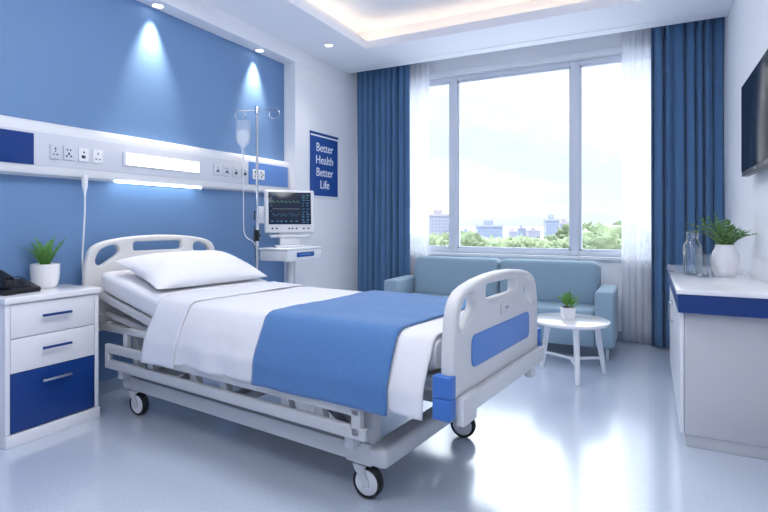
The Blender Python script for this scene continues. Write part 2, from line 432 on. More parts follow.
MB().box(d + .016, d + .021, 2.56, 3.255, 1.675, 1.761).build('lamp_diffuser', M['lamp_panel'], fr)
MB().box(d - .030, d - .013, 2.50, 3.31, 1.540, 1.55).build('under_lamp', M['lamp_under'], t)
def outlet(y0, y1, z0, z1, holes, hm, m='outlet'):
    o = face(y0, y1, z0, z1, m, 'power_outlet', .012, .004, bev=.003)
    for (a, b2, ra, rb) in holes:
        cy, cz = y0 + (y1 - y0) * a, z0 + (z1 - z0) * b2
        MB().box(d + .0155, d + .0175, cy - ra, cy + ra, cz - rb, cz + rb).build('socket_hole', M[hm], o, smooth=False)
H3 = [(.5, .70, .004, .008), (.32, .3, .006, .004), (.68, .3, .006, .004)]
H5 = [(.35, .72, .004, .006), (.65, .72, .004, .006), (.5, .45, .005, .009), (.28, .28, .006, .005), (.72, .28, .006, .005)]
Hb = [(.5, .68, .005, .006), (.45, .35, .013, .010)]
outlet(2.012, 2.076, 1.662, 1.757, H3 + [(.5, .5, .004, .004)], 'socket')
outlet(2.098, 2.166, 1.662, 1.757, H5, 'socket')
outlet(2.200, 2.272, 1.662, 1.757, Hb, 'socket', 'laminate')
outlet(2.300, 2.375, 1.662, 1.757, H3, 'socket', 'laminate')
for yy, hh in ((3.432, H3), (3.545, H5), (3.665, Hb), (3.785, Hb)):
    outlet(yy, yy + .082, 1.672, 1.768, hh + [(.55, .4, .014, .012)], 'socket_teal')
o = face(3.935, 4.02, 1.672, 1.768, 'white_plastic', 'power_outlet', .014, .008)
for dy in (0, .1):
    if dy: o = face(4.025, 4.105, 1.672, 1.768, 'white_plastic', 'power_outlet', .014, .008)
    for a, b2 in ((.35, .72), (.65, .5), (.4, .28)):
        MB().box(d + .021, d + .024, 3.935 + dy * .9 + a * .08 - .006, 3.935 + dy * .9 + a * .08 + .006, 1.672 + b2 * .096 - .01, 1.672 + b2 * .096 + .01).build('socket_hole', M['socket'], o, smooth=False)

# hanging call cord
t = thing('call_cord', 'thin white cord hanging from the service panel beside the headboard', 'cord', (-3.45, 2.24, 1.55))
pts = [(.0, .0, -.05)] + [(.0 - .02 * min(1, k / 6), .004 * math.sin(k * .8), -.09 - k * .075) for k in range(15)]
MB().tube(pts, .0055, 8).build('cord', M['white_plastic'], t)
MB().lathe([(.0, .03), (.016, .028), (.02, .0), (.018, -.05), (.010, -.085), (.006, -.12), (0, -.12)], (0, 0, -.005), 14).build('plug', M['white_plastic'], t)

# ------------------------------------------------------------------ downlights
def downlight(x, y, z, lab, r=.052):
    t = thing('downlight', lab, 'downlight', (x, y, z), 0, 'recessed ceiling downlights')
    MB().lathe([(r, 0), (r, -.006), (r * .82, -.012), (r * .74, -.006), (r * .74, 0)], n=28).build('trim_ring', M['trim'], t)
    MB().lathe([(0, -.004), (r * .73, -.004), (r * .73, -.001), (0, -.001)], n=24).build('lens', M['down_lens'], t)
downlight(-3.472, 2.85, ZS, 'downlight above the blue wall, nearer the camera, over the headboard')
downlight(-3.472, 4.06, ZS, 'downlight above the blue wall next to the white pier')
downlight(-3.03, 4.64, ZC, 'downlight in the white ceiling between the pier and the lit cove')
def spot(x, y, z, tx, ty, tz, power, size, blend, col=(1, .98, .95), rad=.03):
    L = bpy.data.lights.new('spot_lamp', 'SPOT'); L.energy = power; L.spot_size = R(size); L.spot_blend = blend; L.color = col; L.shadow_soft_size = rad
    o = bpy.data.objects.new('spot_lamp', L); COL.objects.link(o); o.location = (x, y, z)
    o.rotation_euler = (Vector((tx, ty, tz)) - Vector((x, y, z))).to_track_quat('-Z', 'Y').to_euler()
for y in (2.85, 4.06):
    spot(-3.472, y, ZS - .02, -3.535, y, 2.0, 95, 58, 1.0, (1, .87, .72))
spot(-3.03, 4.64, ZC - .03, -3.03, 4.64, 0, 14, 80, .9)

# ------------------------------------------------------------------ poster
t = thing('wall_sign', 'blue hanging sign with white words on the white wall left of the drape', 'sign', (XP, 5.10, 1.905))
MB().box(0.002, .012, -.285, .285, -.36, .36).build('sheet', M['navy_dark'], t)
rb = MB().tube([(.010, -.29, .362), (.010, .29, .362)], .011, 10); rb.build('hanging_rail', M['navy_dark'], t)
MB().tube([(.010, -.29, -.364), (.010, .29, -.364)], .010, 10).build('hanging_rail', M['trim'], t)
MB().box(.012, .0145, -.283, .283, .325, .342).build('stripe', M['letter'], t)
for k, wd in enumerate(('Better', 'Health', 'Better', 'Life')):
    text_mesh('lettering', wd, .138, M['letter'], t, Matrix.Translation((.0135, 0, .20 - k * .142)) @ Matrix(((0, 0, 1, 0), (1, 0, 0, 0), (0, 1, 0, 0), (0, 0, 0, 1))))

# ------------------------------------------------------------------ bed
OX, OY, TH = -3.361, 2.752, .115
def bed_root(name, label, cat): return thing(name, label, cat, (OX, OY, 0), -TH)
def bw(u, v, z): return (OX + u * math.cos(TH) + v * math.sin(TH), OY - u * math.sin(TH) + v * math.cos(TH), z)
bed = bed_root('hospital_bed', 'white adjustable hospital bed on casters, head against the blue wall', 'hospital bed')
UF = 2.745
def board(name, u, dz, sx, zlow, dv):
    half = [(-.53, zlow), (-.53, .72), (-.524, .80), (-.515, .86), (-.500, .915), (-.475, .950), (-.435, .974), (-.38, .990), (-.28, 1.007), (-.14, 1.019), (0, 1.023)]
    outl = [(x * sx, z + (dz if i > 0 else 0)) for i, (x, z) in enumerate(half)]
    outl += [(-x, z) for x, z in outl[-2::-1]]
    hl = smooth_loop([(-.335, .955), (-.308, .938), (-.307, .898), (-.36, .858), (-.42, .822), (-.450, .834), (-.452, .870), (-.425, .922), (-.38, .945)], 5)
    hl = [(-.373 + (x + .373) * 1.05, .888 + (z - .888) * 1.05) for x, z in hl]
    hr = [(-x, z) for x, z in hl][::-1]
    hc = rrect(-.195, .195, .908, .976, .022)
    hs = [[(x * sx, z + dz) for x, z in q] for q in (hl, hc, hr)]
    return plate(name, outl, hs, .028, .017, M['bed_plastic'], bed, lambda x, y, z: (u + z, x + dv, y))
board('headboard', 0.0, .13, 1.03, .55, 0)
fb = board('footboard', UF, 0, 1.0, .50, -.022)
plate('blue_panel', rrect(-.36, .36, .652, .785, .035), [], .004, .003, M['mid_blue'], fb, lambda x, y, z: (UF + .0305 + z, x - .022, y))['label'] = 'blue rounded inset panel'
MB().box(UF + .028, UF + .033, -.06, .075, .828, .872, .002).build('label_plate', M['bed_plastic'], fb)
MB().box(UF + .033, UF + .035, -.005, .0, .845, .855).box(UF + .033, UF + .035, .02, .027, .845, .855).build('label_mark', M['socket'], fb)
bm_ = MB().box(UF + .03, UF + .06, -.525, .505, .496, .572, .006).box(UF + .029, UF + .062, -.526, -.40, .462, .5735, .006).box(UF + .0, UF + .04, .36, .42, .43, .51, .004)
bm_.box(UF - .05, UF + .03, -.53, .51, .50, .56, .006)
bm_.build('foot_beam', M['bed_plastic'], bed)
for s in (-1, 1):
    a, b2 = (-.583, -.531) if s < 0 else (.512, .556)
    bb = MB().box(UF - .045, UF + .032, a, b2, .576, .660, .005, 3).box(UF - .045, UF + .032, a, b2, .492, .575, .005, 3)
    bb.build('corner_bumper', M['bumper'], bed)['label'] = 'blue corner bumper'
MB().box(-.03, .05, -.5, .5, .50, .60, .008).build('head_beam', M['bed_plastic'], bed)
# base frame
fr = MB()
for s in (-1, 1):
    a, b2 = sorted((s * .475, s * .385)); fr.box(.37, 2.40, a, b2, .175, .255, .008)
fr.box(2.31, 2.42, -.478, .478, .172, .264, .025, 4).box(.358, .45, -.478, .478, .172, .258, .02, 3).box(2.20, 2.34, -.479, -.383, .170, .268, .006).box(2.20, 2.34, .383, .479, .170, .268, .006)
fr.box(1.2, 1.28, -.39, .39, .19, .245, .005)
fr.build('base_frame', M['bed_metal'], bed)
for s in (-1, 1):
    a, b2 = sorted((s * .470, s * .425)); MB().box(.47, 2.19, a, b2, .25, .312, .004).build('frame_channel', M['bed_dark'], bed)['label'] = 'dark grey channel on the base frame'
# upper frame
uf = MB()
for s in (-1, 1):
    a, b2 = sorted((s * .46, s * .40)); uf.box(.85, 2.70, a, b2, .555, .612, .006)
    uf.box(2.28, 2.34, a, b2, .26, .555, .005).box(.45, .51, a, b2, .26, .52, .005)
    uf.box(.06, .95, a, b2, .51, .56, .006)
for u in (.1, .9, 1.5, 2.1, 2.62): uf.box(u, u + .06, -.44, .44, .52, .575, .005)
uf.build('upper_frame', M['bed_metal'], bed)
# lift arms
la = MB()
for s in (-1, 1):
    for (ua, za, ub, zb) in ((.75, .24, 1.25, .54), (2.1, .24, 1.6, .54)):
        L = math.hypot(ub - ua, zb - za); an = math.atan2(zb - za, ub - ua)
        la.box(0, L, s * .3 - .02, s * .3 + .02, -.025, .025, .005, 2, Matrix.Translation((ua, 0, za)) @ Matrix.Rotation(-an, 4, 'Y'))
la.tube([(.75, -.36, .25), (.75, .36, .25)], .02).tube([(2.1, -.36, .25), (2.1, .36, .25)], .02)
la.tube([(1.25, -.42, .54), (1.25, .42, .54)], .016).tube([(1.6, -.42, .54), (1.6, .42, .54)], .016)
la.build('lift_arm', M['bed_deck'], bed)
for (ua, za, ub, zb, v) in ((1.0, .36, 1.55, .45, .0), (1.75, .36, 2.25, .46, -.12)):
    L = math.hypot(ub - ua, zb - za); an = math.atan2(zb - za, ub - ua)
    mx = Matrix.Translation((ua, v, za)) @ Matrix.Rotation(-an, 4, 'Y')
    a = MB().box(0, .24, -.05, .05, -.06, .06, .02, 2, mx).box(.02, .16, -.045, .045, -.12, -.05, .02, 2, mx)
    am = a.build('actuator', M['black'], bed)
    r_ = MB(); b = bmesh.new(); bmesh.ops.create_cone(b, cap_ends=True, segments=16, radius1=.02, radius2=.02, depth=L - .2)
    r_.add(b, mx @ Matrix.Translation((.22 + (L - .2) / 2, 0, 0)) @ Matrix.Rotation(R(90), 4, 'Y')); r_.build('actuator_rod', M['steel'], am)
# mattress deck: raised backrest and flat section
def top_deck(u):                       # underside of the mattress
    k = .632
    s = max(0.0, .86 - u); return k + .214 * (math.sqrt(s * s + .0036) - .06 if s > 0 else 0)
ang = math.atan(.214)
dk = MB()
mx = Matrix.Translation((.84, 0, .624)) @ Matrix.Rotation(math.pi + ang, 4, 'Y') @ Matrix.Rotation(math.pi, 4, 'X')
mx = Matrix.Translation((.86, 0, .622)) @ Matrix.Rotation(ang, 4, 'Y')
dk.box(-.80, 0, -.45, .45, -.012, -.002, 0, 1, mx)
for s in (-1, 1):
    a, b2 = sorted((s * .505, s * .465)); dk.box(-.82, -.0, a, b2, -.045, .0, .006, 2, mx)
dk.box(-.82, -.78, -.5, .5, -.045, 0, .006, 2, mx)
dk.build('backrest_deck', M['bed_metal'], bed)
dk = MB().box(.88, 2.66, -.47, .47, .615, .627, .004)
for s in (-1, 1):
    a, b2 = sorted((s * .505, s * .465)); dk.box(.88, 2.66, a, b2, .585, .627, .005)
dk.build('seat_deck', M['bed_deck'], bed)
for s in (-1, 1):
    bs = MB()
    mx2 = Matrix.Translation((.45, s * .43, .56)) @ Matrix.Rotation(ang * .6, 4, 'Y')
    bs.box(-.35, .35, -.02, .02, 0.0, .04, .005, 2, mx2)
    bs.build('backrest_strut', M['bed_metal'], bed)
# side rails, folded down
for s in (-1, 1):
    def V(a, b2): return sorted((s * a, s * b2))
    a, b2 = V(.535, .567)
    rl = MB().box(.312, 2.345, a, b2, .415, .470, .008, 3).box(.312, 2.37, a, b2, .316, .372, .008, 3)
    rl.box(.312, .355, a, b2, .34, .45, .008, 3).box(2.295, 2.345, a, b2, .33, .45, .006, 2)
    sr = rl.build('side_rail', M['bed_metal'], bed)
    a, b2 = V(.50, .536)
    for u in (.76, 1.17, 1.42, 1.87, 2.08):
        k = MB(); b = bmesh.new()
        pr = [(u - .02, .43), (u + .025, .43), (u + .03, .39), (u + .055, .33), (u + .055, .315), (u - .03, .315), (u - .02, .36)]
        A = [b.verts.new((q[0], a, q[1])) for q in pr]; B_ = [b.verts.new((q[0], b2, q[1])) for q in pr]
        for i in range(len(pr)): b.faces.new((A[i], A[(i + 1) % len(pr)], B_[(i + 1) % len(pr)], B_[i]))
        b.faces.new(A); b.faces.new(B_[::-1]); bmesh.ops.recalc_face_normals(b, faces=b.faces); k.add(b)
        k.lathe([(0, -.003), (.006, -.003), (.006, .003), (0, .003)], (u + .002, s * .537, .41), 10, 'y')
        k.build('rail_bracket', M['bed_metal'], sr, angle=25)
    a, b2 = V(.500, .536)
    MB().box(.47, .515, a, b2, .44, .585, .006).box(.47, .95, a, b2, .545, .585, .006).build('rail_arm', M['bed_metal'], sr)
    a, b2 = V(.43, .536)
    for ua in (.41, 2.235): MB().box(ua, ua + .048, a, b2, .255, .325, .005).build('rail_post', M['bed_metal'], sr)
# foot wire rack seen under the foot beam
wr = MB()
for v in (-.3, -.1, .1, .3): wr.tube([(2.745, v, .505), (2.745, v, .455)], .006, 8)
wr.tube([(2.745, -.40, .455), (2.745, .40, .455)], .007, 8)
wr.tube([(2.745, -.40, .505), (2.745, -.40, .455)], .006, 8).tube([(2.745, .40, .505), (2.745, .40, .455)], .006, 8)
wr.build('wire_rack', M['bed_metal'], bed)
# casters
def caster(u, v, yaw):
    mxc = Matrix.Translation((u, v, 0)) @ Matrix.Rotation(yaw, 4, 'Z')
    f = MB().box(-.03, .03, -.032, .032, .135, .160, .01, 3, mxc)
    b = bmesh.new(); bmesh.ops.create_cone(b, cap_ends=True, segments=16, radius1=.017, radius2=.017, depth=.03); f.add(b, mxc @ Matrix.Translation((0, 0, .165)))
    for s in (-1, 1):
        q = bmesh.new(); pr = [(-.035, .155), (.025, .155), (.03, .12), (.048, .085), (.048, .06), (.02, .055), (.005, .10), (-.02, .125)]
        y_a, y_b = sorted((s * .026, s * .033))
        A = [q.verts.new((p[0], y_a, p[1])) for p in pr]; B_ = [q.verts.new((p[0], y_b, p[1])) for p in pr]
        for i in range(len(pr)): q.faces.new((A[i], A[(i + 1) % len(pr)], B_[(i + 1) % len(pr)], B_[i]))
        q.faces.new(A); q.faces.new(B_[::-1]); bmesh.ops.recalc_face_normals(q, faces=q.faces); f.add(q, mxc)
    c = f.build('caster', M['bed_metal'], bed)
    MB().lathe([(.058, -.022), (.068, -.021), (.073, -.012), (.0735, 0), (.073, .012), (.068, .021), (.058, .022), (.058, -.022)], (.03, 0, .0738), 36, 'y', mxc).build('tyre', M['black_soft'], c)
    MB().lathe([(0, -.0245), (.02, -.0245), (.05, -.022), (.0585, -.018), (.0585, .018), (.05, .022), (.02, .0245), (0, .0245)], (.03, 0, .0738), 36, 'y', mxc).build('wheel_hub', M['wheel'], c)
caster(2.255, -.425, 0.12); caster(.435, -.425, .1); caster(2.33, .42, .15); caster(.47, .42, .1)

# ------------------------------------------------------------------ bedding
MT = .145
def top_m(u): return top_deck(u) + MT
mt = bed_root('mattress', 'white mattress in a fitted sheet lying on the hospital bed', 'mattress')
def mat_f(i, j):
    u = .115 + (2.665 - .115) * i
    # closed rounded-rectangle section
    w, z0, z1, r = .498, top_deck(u) + .004, top_m(u), .045
    e = min(i, 1 - i) * 2.58; sh = 0 if e > .03 else (.03 - e) * .5
    loop = rrect(-w + sh, w - sh, z0 + sh, z1 - sh, r - sh * .5, 6)
    p = loop[int(round(j * len(loop))) % len(loop)]
    return Vector((u, p[0], p[1]))
nl = len(rrect(-1, 1, 0, 1, .1, 6))
mb = MB(); mb.grid(mat_f, 60, nl, closed_v=True)
bmesh.ops.holes_fill(mb.bm, edges=[e for e in mb.bm.edges if e.is_boundary], sides=0)
bmesh.ops.recalc_face_normals(mb.bm, faces=mb.bm.faces)
mm = mb.build('mattress_body', M['sheet'], mt, angle=60)

def drape(name, label, cat, u0, u1, off, zb, m, seed, lean0=0.0, lean1=0.0, wr=.006, flare=.04, thick=.006, th_top=0.0, fall0=0.0, fall1=0.0):
    """cloth over the mattress: hangs down both sides with soft folds"""
    NP = 72
    def f(i, j):
        ub = u0 + (u1 - u0) * i
        # profile parameter 0..1 from the near hem to the far hem
        side = .36; Lh = side; Lt = 2 * .50
        tot = 2 * Lh + Lt; q = j * tot
        ztop = top_m(ub) + off; r = .08
        w = .505 + off
        if q < Lh: k = (Lh - q) / Lh; sgn = -1; t_ = 'side'
        elif q > Lh + Lt: k = (q - Lh - Lt) / Lh; sgn = 1; t_ = 'side'
        else: t_ = 'top'; v = -.5 + (q - Lh)
        u = ub
        if t_ == 'top':
            e = .5 - abs(v); vv = math.copysign(w, v) * abs(v) / .5
            z = ztop - (0 if e > r else r - math.sqrt(max(0, r * r - (r - e) ** 2)))
            z += .0035 * noise.noise(Vector((u * 5 + seed, v * 4, seed))) + .003 * noise.noise(Vector((u * 2.3, v * 9, seed * 2)))
            return Vector((u, vv, z))
        zb_ = zb + .020 * (ub - .8) + .012 * noise.noise(Vector((ub * 3, seed, 1))) * (1 if sgn < 0 else .5)
        z = ztop - r - k * (ztop - r - zb_)
        u = ub + (lean0 * (1 - i) + lean1 * i) * k
        fold = wr * k * (noise.noise(Vector((ub * 7 + seed, k * .7, 3))) + .7 * math.sin(ub * 19 + seed + 2 * noise.noise(Vector((ub * 2, 0, seed)))))
        vv = sgn * (w + flare * min(1, k * 1.7) ** .8 + fold + .003 * noise.noise(Vector((ub * 14, z * 14, seed))))
        return Vector((u, vv, z))
    mb = MB(); mb.grid(f, max(16, int((u1 - u0) * 60)), NP)
    me = mb.build(name, M[m], angle=80)
    md = me.modifiers.new('thickness', 'SOLIDIFY'); md.thickness = thick; md.offset = 1
    me.location = (OX, OY, 0); me.rotation_euler = (0, 0, -TH)
    return tag(me, label, cat)
bl = drape('bed_blanket', 'white blanket spread over the lower part of the hospital bed', 'blanket', 1.02, 2.655, .006, .44, 'linen', 2.0, lean0=-.0, lean1=.0, wr=.009, flare=.058)
fs = drape('folded_sheet', 'white sheet turned down below the pillow, hanging over the bed side', 'sheet', .80, 1.09, .016, .425, 'sheet', 5.0, lean0=-.05, lean1=-.03, wr=.004, flare=.056)
th_ = drape('throw_blanket', 'blue throw laid across the foot half of the bed', 'throw', 1.71, 2.49, .018, .43, 'throw', 9.0, lean0=-.012, lean1=-.0, wr=.005, flare=.056, thick=.008)

# pillow
def pil(i, j, top=1):
    s = i * 2 - 1; t_ = j * 2 - 1
    a, b2, hh = .255, .46, .100
    px = s * a * (1 - .07 * (1 - t_ * t_)); py = t_ * b2 * (1 - .055 * (1 - s * s))
    prof = ((1 - abs(s) ** 2.6) * (1 - abs(t_) ** 3.0)) ** .55
    z = top * hh * prof
    if top > 0: z += .006 * prof * noise.noise(Vector((px * 9, py * 7, 2))) + .004 * noise.noise(Vector((px * 20 + py * 12, py * 5, 1))) * prof
    else: z *= .62
    return (px, py, z)
mbp = MB(); mbp.grid(lambda i, j: Vector(pil(i, j, 1)), 44, 60); mbp.grid(lambda i, j: Vector(pil(i, j, -1)), 44, 60)
bmesh.ops.remove_doubles(mbp.bm, verts=mbp.bm.verts, dist=1e-4); bmesh.ops.recalc_face_normals(mbp.bm, faces=mbp.bm.faces)
po = mbp.build('pillow', M['pillow'], angle=70)
um = .475
po.matrix_world = Matrix.Translation(Vector(bw(um, .0, top_m(um) + .066))) @ Matrix.Rotation(-TH, 4, 'Z') @ Matrix.Rotation(ang + .10, 4, 'Y')
tag(po, 'plump white pillow at the head of the bed', 'pillow')

# ------------------------------------------------------------------ bedside cabinet
t = thing('bedside_cabinet', 'white bedside cabinet with two white drawers over a navy one', 'cabinet', (-3.15, 1.865, 0))
W = .272; D0 = -.385
cb = MB().box(D0, 0 - .022, -W, W, .0, .795, .003)
cb.box(-.022, 0, -W, -W + .025, .07, .795, .002).box(-.022, 0, W - .025, W, .07, .795, .002)
cb.build('body', M['laminate'], t)
MB().box(-.02, .012, -W - .002, W + .002, 0, .068, .003).build('plinth', M['laminate'], t)
MB().box(D0, .014, -W - .008, W + .008, .795, .832, .006, 3).build('top', M['gloss_top'], t)
def drawer(z0, z1, m, hz, hm, lab):
    dr = MB().box(-.02, .0, -W + .028, W - .028, z0, z1, .002).build('drawer', M[m], t)
    hb = MB().box(.018, .030, -.085, .085, hz - .007, hz + .007, .003).box(0, .02, -.07, -.06, hz - .004, hz + .004).box(0, .02, .06, .07, hz - .004, hz + .004)
    hb.build('handle', M[hm], dr)['label'] = lab
drawer(.600, .790, 'laminate', .708, 'navy', 'blue bar handle')
drawer(.406, .596, 'laminate', .519, 'navy', 'blue bar handle')
drawer(.074, .402, 'navy', .330, 'steel', 'silver bar handle')

# plant on it
def pot(mb, r0, r1, h_, taper=None, n=36):
    mb.lathe([(0, 0), (r0 * .9, 0), (r0, .006), (r0 + (r1 - r0) * .45, h_ * .14), (r0 + (r1 - r0) * .75, h_ * .32), (r0 + (r1 - r0) * .95, h_ * .62), (r1, h_), (r1 - .006, h_ + .001), (r1 - .010, h_ - .004), (r1 - .012, h_ * .82), (0, h_ * .82)], n=n)
ZT = .832
t = thing('potted_plant', 'small fern-like plant in a round white pot on the bedside cabinet', 'potted plant', (-3.452, 1.978, ZT))
mb = MB(); pot(mb, .062, .083, .150); mb.build('pot', M['pot'], t)
MB().lathe([(0, .126), (.0705, .126), (.0705, .122), (0, .122)], n=24).build('soil', M['soil'], t)
fo = MB()
def leaf(mb, base, dirv, nrm, L, w, curl=0.0):
    base = Vector(base); d_ = Vector(dirv).normalized(); s_ = d_.cross(Vector(nrm)).normalized(); n_ = s_.cross(d_)
    b = bmesh.new(); prev = None
    for k, (t_, ww) in enumerate(((0, .25), (.3, 1), (.65, .8), (1, 0.02))):
        c = base + d_ * L * t_ + n_ * curl * L * t_ * t_
        cur = (b.verts.new(c - s_ * w * ww + n_ * w * .15 * ww), b.verts.new(c - n_ * w * .12 * ww), b.verts.new(c + s_ * w * ww + n_ * w * .15 * ww))
        if prev: b.faces.new((prev[0], prev[1], cur[1], cur[0])); b.faces.new((prev[1], prev[2], cur[2], cur[1]))
        prev = cur
    mb.add(b)
rng = random.Random(3)
sm = MB()
for k in range(15):
    az = k * 2.399 + rng.uniform(-.2, .2); inc = rng.uniform(.2, .72) if k > 4 else rng.uniform(.08, .35)
    L = rng.uniform(.145, .205); base = Vector((.018 * math.cos(az), .018 * math.sin(az), .126)); pts = []
    for q in range(11):
        s_ = q / 10; a_ = inc * (.55 + .6 * s_)
        p = base + Vector((math.cos(az) * math.sin(a_), math.sin(az) * math.sin(a_), math.cos(a_))) * L * s_
        pts.append(p)
    sm.tube(pts, [.0028 * (1 - .8 * q / 10) for q in range(11)], 6)
    for q in range(1, 11):
        d_ = (pts[q] - pts[q - 1]).normalized(); s_ = q / 10
        lat = d_.cross(Vector((math.cos(az), math.sin(az), .9))).normalized()
        up = lat.cross(d_)
        ll = .026 * math.sin(math.pi * min(1, .22 + .72 * s_)) + .006
        for sg in (-1, 1):
            leaf(fo, pts[q], lat * sg + d_ * 1.1, up, ll, .0058)
    leaf(fo, pts[-1], pts[-1] - pts[-2], Vector((math.cos(az), math.sin(az), .5)), .02, .005)
fo.build('foliage', M['fern'], t, angle=60); sm.build('stems', M['stem'], t)

# telephone
t = thing('telephone', 'black desk telephone beside the potted plant on the bedside cabinet', 'telephone', (-3.36, 1.735, ZT), R(95))
b = bmesh.new()
def wedge(mb, x0, x1, y0, y1, zf, zb_, bev):
    q = bmesh.new()
    vs = [q.verts.new(p) for p in ((x0, y0, 0), (x1, y0, 0), (x1, y1, 0), (x0, y1, 0), (x0, y0, zf), (x1, y0, zf), (x1, y1, zb_), (x0, y1, zb_))]
    for f_ in ((3, 2, 1, 0), (4, 5, 6, 7), (0, 1, 5, 4), (1, 2, 6, 5), (2, 3, 7, 6), (3, 0, 4, 7)): q.faces.new([vs[i] for i in f_])
    bmesh.ops.bevel(q, geom=list(q.edges), offset=bev, segments=3, profile=.5, affect='EDGES'); mb.add(q)
wb = MB(); wedge(wb, -.11, .11, -.10, .10, .028, .088, .008)
wb.build('base', M['black'], t)
def slope(y): return .028 + .060 * (y + .10) / .20
kp = MB()
mxs = Matrix.Rotation(math.atan(.3), 4, 'X')
for r_ in range(4):
    for c_ in range(3):
        x = -.005 + c_ * .03; y = -.065 + r_ * .026
        kp.box(-.010, .010, -.007, .007, -.002, .006, .002, 2, Matrix.Translation((x, y, slope(y))) @ mxs)
kp.build('keypad', M['key'], t)
MB().box(-.022, .085, -.02, .02, -.002, .004, .002, 2, Matrix.Translation((0, .066, slope(.066))) @ mxs).build('display', M['lcd'], t)
hs = MB(); pts = []
for k in range(13):
    s_ = k / 12; pts.append((-.075, -.098 + .196 * s_, .084 + .016 * math.sin(math.pi * s_) + .052 * s_))
hs.tube(pts, [.026 - .006 * math.sin(math.pi * k / 12) for k in range(13)], 14)
hs.box(-.105, -.045, -.118, -.055, .044, .090, .014, 3).box(-.105, -.045, .055, .118, .086, .142, .014, 3)
hs.build('handset', M['black'], t)
MB().box(-.112, -.04, -.115, .02, 0, .014, .006, 3).build('handset_cradle', M['black'], t)

# ------------------------------------------------------------------ IV stand and bag
PX, PY = -3.126, 3.62
t = thing('iv_stand', 'chrome drip stand with two hooks between the bed and the monitor trolley', 'drip stand', (PX, PY, 0))
MB().tube([(0, 0, .07), (0, 0, 1.25)], .0165, 16).tube([(0, 0, 1.25), (0, 0, 2.27)], .012, 14).build('pole', M['chrome'], t)
MB().lathe([(.0, .05), (.02, .05), (.022, 0), (.02, -.05), (0, -.05)], (0, 0, 1.13), 16).lathe([(0, .012), (.012, .012), (.012, -.012), (0, -.012)], (.03, -.012, 1.13), 12, 'x').build('height_clamp', M['black'], t)
hx = Vector((.93, .25, 0)).normalized()
hk = MB(); hk.lathe([(0, 2.285), (.017, 2.285), (.02, 2.275), (.02, 2.215), (.0, 2.215)], n=16)
for s in (-1, 1):
    pts = [hx * 0 + Vector((0, 0, 2.25))]
    pts += [hx * s * .2 + Vector((0, 0, 2.255))]
    c = hx * s * .165 + Vector((0, 0, 2.21)); 
    for k in range(0, 11):
        a = R(60 - k * 28); pts.append(c + hx * s * .05 * math.cos(a) + Vector((0, 0, .045 * math.sin(a))))
    hk.tube(pts, .0048, 8)
hk.build('hook_arm', M['chrome'], t)
for k in range(5):
    a = R(18 + 72 * k); e = Vector((math.cos(a), math.sin(a), 0))
    lg = MB().tube([e * .015 + Vector((0, 0, .095)), e * .15 + Vector((0, 0, .085)), e * .235 + Vector((0, 0, .068))], [.014, .012, .010], 10).build('leg', M['chrome'], t)
    MB().lathe([(0, -.009), (.022, -.009), (.025, 0), (.022, .009), (0, .009)], (e.x * .235, e.y * .235, .026), 18, 'y').tube([e * .235 + Vector((0, 0, .03)), e * .235 + Vector((0, 0, .07))], .006, 8).build('castor', M['black_soft'], lg)
bx = hx * -.135
t = thing('iv_bag', 'clear drip bag with fluid and tube hanging from the left hook', 'drip bag', (PX + bx.x, PY + bx.y, 2.165))
def bagsec(prof, name, m, inset=0):
    def f(i, j):
        k = i * (len(prof) - 1); a = int(min(k, len(prof) - 2)); fr_ = k - a
        w = prof[a][0] * (1 - fr_) + prof[a + 1][0] * fr_; z = prof[a][1] * (1 - fr_) + prof[a + 1][1] * fr_; dd = prof[a][2] * (1 - fr_) + prof[a + 1][2] * fr_
        th_a = 2 * math.pi * j
        c_, s_ = math.cos(th_a), math.sin(th_a)
        v = hx * (w * math.copysign(abs(c_) ** .6, c_)) + Vector((-hx.y, hx.x, 0)) * dd * math.copysign(abs(s_) ** .8, s_)
        return Vector((v.x, v.y, z))
    mb = MB(); mb.grid(f, 28, 28, closed_v=True)
    bmesh.ops.holes_fill(mb.bm, edges=[e for e in mb.bm.edges if e.is_boundary], sides=0); bmesh.ops.recalc_face_normals(mb.bm, faces=mb.bm.faces)
    return mb.build(name, M[m], t, angle=60)
bagsec([(.02, .0, .008), (.060, -.004, .02), (.067, -.018, .03), (.067, -.10, .034), (.066, -.17, .034), (.055, -.205, .028), (.03, -.23, .02), (.017, -.25, .015), (.015, -.30, .014)], 'pouch', 'ivbag')
bagsec([(.060, -.095, .029), (.061, -.12, .030), (.060, -.168, .030), (.050, -.20, .024), (.026, -.226, .016), (.012, -.25, .011)], 'fluid', 'ivfluid')
MB().tube([(0, 0, 0), (0, 0, .05)], .005, 8).tube([(0.012 * math.cos(a) * hx.x, 0.012 * math.cos(a) * hx.y, .06 + .014 * math.sin(a)) for a in [k * .5236 for k in range(12)]], .003, 6, True).build('hanger_loop', M['ivbag'], t)
MB().lathe([(0, -.30), (.011, -.30), (.012, -.37), (.006, -.385), (0, -.385)], n=14).build('drip_chamber', M['ivbag'], t)
pts = [(0, 0, -.38), (.004, 0, -.6), (.006, 0, -.85), (.012, -.0, -1.0), (.05, .0, -1.06), (.10, .02, -1.09), (.115, .03, -1.14), (.10, .05, -1.25), (.09, .05, -1.45)]
def cr(pts, per=6):
    out = []; P = [Vector(p) for p in pts]; P = [P[0]] + P + [P[-1]]
    for i in range(1, len(P) - 2):
        for k in range(per):
            t_ = k / per; p0, p1, p2, p3 = P[i - 1:i + 3]
            out.append(0.5 * ((2 * p1) + (p2 - p0) * t_ + (2 * p0 - 5 * p1 + 4 * p2 - p3) * t_ * t_ + (3 * p1 - p0 - 3 * p2 + p3) * t_ ** 3))
    out.append(P[-1]); return out
MB().tube(cr(pts), .0034, 7).build('drip_tube', M['white_plastic'], t)

